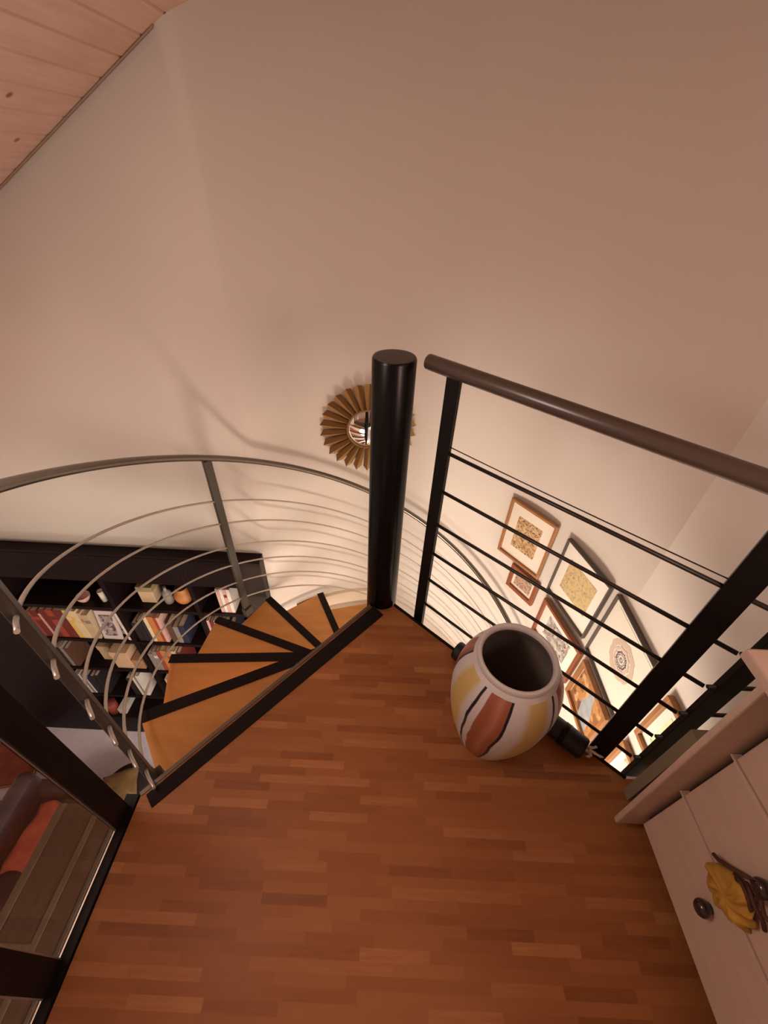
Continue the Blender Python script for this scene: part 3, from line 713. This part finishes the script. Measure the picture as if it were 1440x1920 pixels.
# second shelf, middle and right bays
row([(-1.886, -1.845, 1, 0.229, 0.17, 'black'), (-1.840, -1.803, 1, 0.260, 0.17, 'black'), (-1.798, -1.779, 1, 0.249, 0.17, 'navy'), (-1.774, -1.746, 1, 0.322, 0.2, 'cream'), (-1.744, -1.698, 1, 0.317, 0.2, 'orange'),
     (-1.696, -1.677, 1, 0.312, 0.2, 'red'), (-1.675, -1.651, 1, 0.312, 0.19, 'pink'), (-1.621, -1.580, 1, 0.229, 0.16, 'brown'), (-1.575, -1.538, 1, 0.208, 0.16, 'grey'), (-1.533, -1.486, 1, 0.218, 0.16, 'navy')])
row([(-1.291, -1.273, 1, 0.312, 0.2, 'pink'), (-1.270, -1.243, 1, 0.301, 0.19, 'dark red'), (-1.237, -1.216, 1, 0.312, 0.2, 'white'), (-1.211, -1.174, 1, 0.260, 0.18, 'brown'), (-1.169, -1.133, 1, 0.281, 0.18, 'black'), (-1.128, -1.091, 1, 0.260, 0.18, 'navy')])
# top shelf, right bay
row([(-1.148, -1.125, 0, 0.255, 0.17, 'pink'), (-1.122, -1.100, 0, 0.255, 0.17, 'white'), (-1.098, -1.075, 0, 0.255, 0.17, 'pink', 1.867, 'dark red'), (-1.073, -1.048, 0, 0.255, 0.17, 'white')])
# third shelf
row([(-1.914, -1.876, 2, 0.260, 0.17, 'grey')][:0] + [(-1.892, -1.855, 2, 0.249, 0.17, 'grey'), (-1.850, -1.817, 2, 0.281, 0.18, 'grey', 1.867, 'white'), (-1.813, -1.782, 2, 0.291, 0.18, 'red'), (-1.779, -1.738, 2, 0.301, 0.19, 'orange'), (-1.734, -1.694, 2, 0.291, 0.19, 'orange', 1.867, 'red'),
     (-1.689, -1.652, 2, 0.301, 0.19, 'beige'), (-1.648, -1.611, 2, 0.281, 0.18, 'dark red')])
row([(-2.661, -2.619, 2, 0.270, 0.18, 'black'), (-2.614, -2.588, 2, 0.291, 0.18, 'grey'), (-2.583, -2.546, 2, 0.260, 0.17, 'brown')])
# fourth shelf
row([(-2.683, -2.676, 3, 0.312, 0.2, 'grey'), (-2.672, -2.664, 3, 0.322, 0.2, 'white'), (-2.655, -2.638, 3, 0.322, 0.2, 'grey'), (-2.635, -2.626, 3, 0.322, 0.2, 'white'), (-2.619, -2.601, 3, 0.312, 0.2, 'grey'),
     (-2.595, -2.586, 3, 0.322, 0.2, 'white'), (-2.580, -2.546, 3, 0.312, 0.2, 'navy'), (-2.541, -2.505, 3, 0.301, 0.2, 'black'), (-2.498, -2.463, 3, 0.312, 0.2, 'black')])
row([(-2.224, -2.183, 3, 0.291, 0.2, 'black')])
row([(-2.166, -2.147, 3, 0.333, 0.21, 'white'), (-2.141, -2.128, 3, 0.333, 0.21, 'grey'), (-2.125, -2.091, 3, 0.343, 0.21, 'white')])
row([(-1.871, -1.834, 3, 0.312, 0.2, 'beige'), (-1.829, -1.788, 3, 0.301, 0.2, 'orange'), (-1.782, -1.736, 3, 0.312, 0.2, 'brown')])

# other things standing on the shelves
def box_item(name, lab, cat, lo, hi, m, lid=None):
    t = thing(name, lab, cat, ((lo[0]+hi[0])/2, (lo[1]+hi[1])/2, lo[2]))
    zs = hi[2] - (hi[2]-lo[2])*0.28
    bm = MB(); add_box(bm, lo, (hi[0], hi[1], zs)); obj('body', bm, m, t, bevel=0.003)
    bm = MB(); add_box(bm, (lo[0]-0.003, lo[1]-0.003, zs), (hi[0]+0.003, hi[1]+0.003, hi[2])); obj('lid', bm, lid or m, t, bevel=0.003)
box_item('storage_box', 'olive beige box standing on the top shelf, middle bay', 'box', (-1.756, 1.920, SH[0]), (-1.647, 2.040, SH[0] + 0.17), PM['beige'], mat('olive_card', (0.30, 0.24, 0.12, 1), 0.7))
box_item('storage_box', 'peach cardboard box on the third shelf, left bay', 'box', (-2.224, 1.870, SH[2]), (-2.079, 2.030, SH[2] + 0.235), mat('peach_card', (0.62, 0.42, 0.27, 1), 0.7))
box_item('storage_box', 'small brown box next to the peach box, third shelf', 'box', (-2.068, 1.870, SH[2]), (-1.980, 1.970, SH[2] + 0.13), mat('tan_card', (0.40, 0.22, 0.12, 1), 0.7))
box_item('storage_box', 'low beige box left of the peach box, third shelf', 'box', (-2.380, 1.940, SH[2]), (-2.276, 2.060, SH[2] + 0.20), PM['beige'])
def lathe_item(name, lab, cat, x, y, z, parts):
    t = thing(name, lab, cat, (x, y, z))
    for pn_, prof_, m in parts:
        bm = MB(); add_lathe(bm, prof_, 24, (x, y, z)); obj(pn_, bm, m, t)
lathe_item('clay_pot', 'round orange-brown pot on the top shelf, middle to right', 'pot', -1.450, 1.960, SH[0],
           [('body', smooth_prof([(0.0, 0.0), (0.04, 0.0), (0.062, 0.04), (0.065, 0.08), (0.045, 0.12), (0.038, 0.14)], 3), PM['orange']), ('rim', [(0.038, 0.14), (0.045, 0.148), (0.036, 0.15), (0.03, 0.13)], PM['brown'])])
lathe_item('bottle', 'small grey bottle left of the orange-brown pot on the top shelf', 'bottle', -1.559, 1.940, SH[0],
           [('body', smooth_prof([(0.0, 0.0), (0.03, 0.0), (0.031, 0.10), (0.012, 0.13), (0.011, 0.16)], 3), PM['grey']), ('cap', [(0.013, 0.16), (0.013, 0.18), (0.0, 0.18)], PM['black'])])
for x, h, c, lab in ((-2.032, 0.11, 'white', 'small white cup on the top shelf, left bay'), (-1.980, 0.12, 'grey', 'small grey cup right of the white cup, top shelf')):
    lathe_item('cup', lab, 'cup', x, 1.92, SH[0], [('body', [(0.0, 0.0), (0.018, 0.0), (0.022, h), (0.019, h), (0.016, 0.006), (0.0, 0.006)], PM[c]), ('rim', [(0.022, h), (0.0225, h + 0.003), (0.019, h + 0.003), (0.019, h)], PM['black'])])
lathe_item('bowl', 'small pink bowl at the left on the top shelf', 'bowl', -2.172, 1.910, SH[0], [('body', smooth_prof([(0.0, 0.0), (0.02, 0.0), (0.04, 0.03), (0.046, 0.055), (0.042, 0.055), (0.03, 0.02), (0.0, 0.012)], 3), PM['pink'])])
lathe_item('tin', 'red tin standing on the bottom shelf, left bay', 'tin', -2.614, 1.920, SH[4], [('body', [(0.0, 0.0), (0.048, 0.0), (0.048, 0.17), (0.0, 0.17)], PM['red']), ('lid', [(0.05, 0.17), (0.05, 0.185), (0.0, 0.188)], PM['dark red'])])
ps = MB()
for i in range(9):
    a = random.uniform(-0.03, 0.03)
    add_box(ps, (-0.022, -0.1, i*0.009), (0.022, 0.1, i*0.009 + 0.0085), M=Matrix.Translation((0, 0, 0)) @ Matrix.Rotation(a, 4, 'Z'))
bmesh.ops.transform(ps, matrix=Matrix.Translation((-2.515, 1.990, SH[4])) @ Matrix.Diagonal((1.6, 1, 1, 1)), verts=ps.verts)
tag(rebase(obj('paper_stack', ps, PM['white']), (-2.515, 1.990, SH[4])), 'stack of white papers on the bottom shelf beside the red tin', 'papers')
# framed card leaning on the second shelf and a second one behind it
for x0_, x1_, y_, h, lab, colr in ((-2.174, -2.025, 1.870, 0.30, 'pale framed card with grey sketch propped on the second shelf', (0.62, 0.54, 0.56, 1)),
                               (-2.131, -1.987, 1.920, 0.31, 'white card standing behind the framed sketch on the second shelf', (0.55, 0.50, 0.50, 1))):
    fc = thing('framed_card', lab, 'picture', ((x0_+x1_)/2, y_, SH[1]))
    Mx = Matrix.Translation((x0_, y_, SH[1])) @ Matrix.Rotation(R(-9), 4, 'X'); w_ = x1_ - x0_
    bm = MB(); add_box(bm, (0.0, 0, 0), (w_, 0.012, h), M=Mx); obj('board', bm, mat('card_white', colr, 0.7), fc)
    bm = MB(); add_box(bm, (0.026, -0.002, 0.04), (w_ - 0.026, 0.0, h - 0.04), M=Mx); obj('print', bm, art('card_sketch', (0.36, 0.30, 0.32, 1), [((0.10, 0.07, 0.09, 1), 22, 0.5), ((0.55, 0.48, 0.50, 1), 26, 0.58)]), fc)

# ------------------------------------------------------------------ lower room, seen past the left railing
M_leather = mat('dark_leather', (0.055, 0.042, 0.060, 1), 0.35, noise=0.2, nscale=9, bump=0.3)
sofa = thing('sofa', 'dark grey leather sofa on the lower floor behind the glass pane', 'sofa', (-2.68, 0.62, ZF))
bm = MB(); add_box(bm, (-2.86, 0.08, ZF + 0.08), (-2.41, 1.20, ZF + 0.42)); obj('seat', bm, M_leather, sofa, bevel=0.05, seg=4)
bm = MB(); add_box(bm, (-2.95, 0.05, ZF + 0.10), (-2.80, 1.24, ZF + 0.72)); obj('backrest', bm, M_leather, sofa, bevel=0.06, seg=4)
for y in (0.02, 1.13):
    bm = MB(); add_box(bm, (-2.90, y, ZF + 0.08), (-2.43, y + 0.12, ZF + 0.54)); obj('armrest', bm, M_leather, sofa, bevel=0.05, seg=4)
for x in (-2.86, -2.47):
    for y in (0.08, 1.12):
        bm = MB(); add_tube(bm, [(x, y, ZF), (x, y, ZF + 0.10)], 0.02, 10); obj('leg', bm, M_steel, sofa)
# salmon throw lying over the sofa seat and front
th = MB(); nx, ny = 10, 16; V = {}
for i in range(nx + 1):
    for j in range(ny + 1):
        u, v = i/nx, j/ny
        x = -2.79 + 0.33*u + 0.05*(v - 0.5)*math.sin(v*3); y = 0.62 + 0.46*v + 0.03*math.sin(u*5)
        z = ZF + 0.432 + 0.014*math.sin(u*7 + v*5) + 0.010*math.sin(v*13 - u*4) + 0.012
        if u > 0.86: x = -2.470 + 0.006*math.sin(v*14); z = ZF + 0.440 - (u - 0.86)*0.1
        V[i, j] = th.verts.new((x, y, z))
for i in range(nx):
    for j in range(ny):
        f = th.faces.new((V[i, j], V[i+1, j], V[i+1, j+1], V[i, j+1])); f.smooth = True
o = obj('throw_blanket', th, mat('salmon_wool', (0.86, 0.21, 0.15, 1), 0.85, noise=0.15, nscale=18)); s = o.modifiers.new('solid', 'SOLIDIFY'); s.thickness = 0.012; s.offset = 1
tag(rebase(o, (-2.58, 0.9, ZF + 0.44)), 'salmon red blanket thrown over the dark leather sofa', 'blanket')
# red floor cushions
for x, y, a, lab in ((-3.50, 1.50, 12, 'dark red floor cushion near the bookcase on the grey lower floor'), (-3.30, 0.98, 8, 'dark red floor cushion beside the back of the leather sofa')):
    fc = thing('floor_cushion', lab, 'cushion', (x, y, ZF))
    Mx = Matrix.Translation((x, y, ZF)) @ Matrix.Rotation(R(a), 4, 'Z')
    bm = MB(); add_box(bm, (-0.22, -0.21, 0.0), (0.22, 0.21, 0.13), M=Mx); obj('body', bm, mat('red_cotton', (0.22, 0.035, 0.030, 1), 0.8, noise=0.2, nscale=10), fc, bevel=0.05, seg=4)
    bm = MB(); c = [(-0.218, -0.208), (0.218, -0.208), (0.218, 0.208), (-0.218, 0.208), (-0.218, -0.208)]
    add_tube(bm, [Mx @ Vector((x_, y_, 0.068)) for x_, y_ in c], 0.007, 6); obj('piping', bm, mat('pink_piping', (0.55, 0.32, 0.30, 1), 0.7), fc)
# dark wooden sideboard under the landing edge
M_side = mat('dark_oak', (0.048, 0.030, 0.021, 1), 0.4, noise=0.25, nscale=7, stretch=(5, 0.6, 1))
sb = thing('sideboard', 'dark brown wooden sideboard with panelled top below the left railing', 'sideboard', (-2.0, 0.3, ZF))
ZS = -2.40
bm = MB(); add_box(bm, (-2.33, -0.62, ZF + 0.06), (-1.78, 0.96, ZS - 0.03)); obj('carcass', bm, M_side, sb)
bm = MB(); add_box(bm, (-2.36, -0.66, ZS - 0.03), (-1.74, 0.985, ZS)); obj('top', bm, M_side, sb, bevel=0.004)
M_side2 = mat('worn_oak', (0.085, 0.060, 0.042, 1), 0.4, noise=0.2, nscale=8, stretch=(5, 0.6, 1))
for lo, hi in (((-2.355, -0.655), (-2.30, 0.98)), ((-2.07, -0.655), (-2.03, 0.98)), ((-1.90, -0.655), (-1.875, 0.98)), ((-2.30, 0.20), (-2.07, 0.24)), ((-2.30, -0.62), (-2.07, -0.57))):
    bm = MB(); add_box(bm, (*lo, ZS), (*hi, ZS + 0.012)); obj('slat', bm, M_side2, sb, bevel=0.003)
for y in (-0.6, 0.14):
    bm = MB(); add_box(bm, (-1.78, y, ZF + 0.10), (-1.76, y + 0.72, ZS - 0.05)); dd = obj('door', bm, M_side, sb, bevel=0.004)
    bm = MB(); add_lathe(bm, [(0.0, 0.0), (0.012, 0.0), (0.016, 0.02), (0.0, 0.028)], 16)
    bmesh.ops.transform(bm, matrix=Matrix.Translation((-1.761, y + 0.65, -2.8)) @ Matrix.Rotation(PI/2, 4, 'Y'), verts=bm.verts); obj('knob', bm, M_steel, dd)
# pouf with gold cushion behind the gray baluster
pf = thing('pouf', 'round dark pouf on the lower floor behind the first baluster', 'pouf', (-2.16, 1.25, ZF))
bm = MB(); add_lathe(bm, smooth_prof([(0.0, 0.02), (0.19, 0.02), (0.225, 0.09), (0.23, 0.28), (0.20, 0.37), (0.10, 0.395), (0.0, 0.40)], 3), 40, (-2.16, 1.25, ZF)); obj('body', bm, mat('dark_velvet', (0.03, 0.015, 0.014, 1), 0.8), pf)
bm = MB(); add_tube(bm, [(-2.16 + 0.231*math.cos(2*PI*i/40), 1.25 + 0.231*math.sin(2*PI*i/40), ZF + 0.19) for i in range(41)], 0.006, 6, cap=False); obj('piping', bm, M_grey, pf)
bm = MB(); n = 14; V = {}
for s_ in (1, -1):
    for i in range(n + 1):
        for j in range(n + 1):
            u, v = i/n*2 - 1, j/n*2 - 1
            b_ = (max(0, (1 - abs(u)**2.6)*(1 - abs(v)**2.6)))**0.55
            edge = abs(u) == 1 or abs(v) == 1
            if edge and s_ < 0: V[s_, i, j] = V[1, i, j]; continue
            pch = 1 - 0.07*(abs(u)**2)*(1 - abs(v)) - 0.0
            V[s_, i, j] = bm.verts.new((u*0.145*pch, v*0.145*(1 - 0.07*(1 - abs(u))*v*v), s_*0.065*b_ + 0.006*math.sin(u*9 + v*6)*b_))
for s_ in (1, -1):
    for i in range(n):
        for j in range(n):
            q = (V[s_, i, j], V[s_, i+1, j], V[s_, i+1, j+1], V[s_, i, j+1])
            if len(set(q)) == 4:
                f = bm.faces.new(q if s_ > 0 else q[::-1]); f.smooth = True
bmesh.ops.transform(bm, matrix=Matrix.Translation((-2.17, 1.22, ZF + 0.475)) @ Matrix.Rotation(R(24), 4, 'Z') @ Matrix.Rotation(R(-8), 4, 'X'), verts=bm.verts)
tag(rebase(obj('cushion', bm, mat('gold_satin', (0.25, 0.16, 0.065, 1), 0.30, noise=0.25, nscale=12)), (-2.17, 1.22, ZF + 0.41)), 'gold satin cushion lying on the round dark pouf', 'cushion')
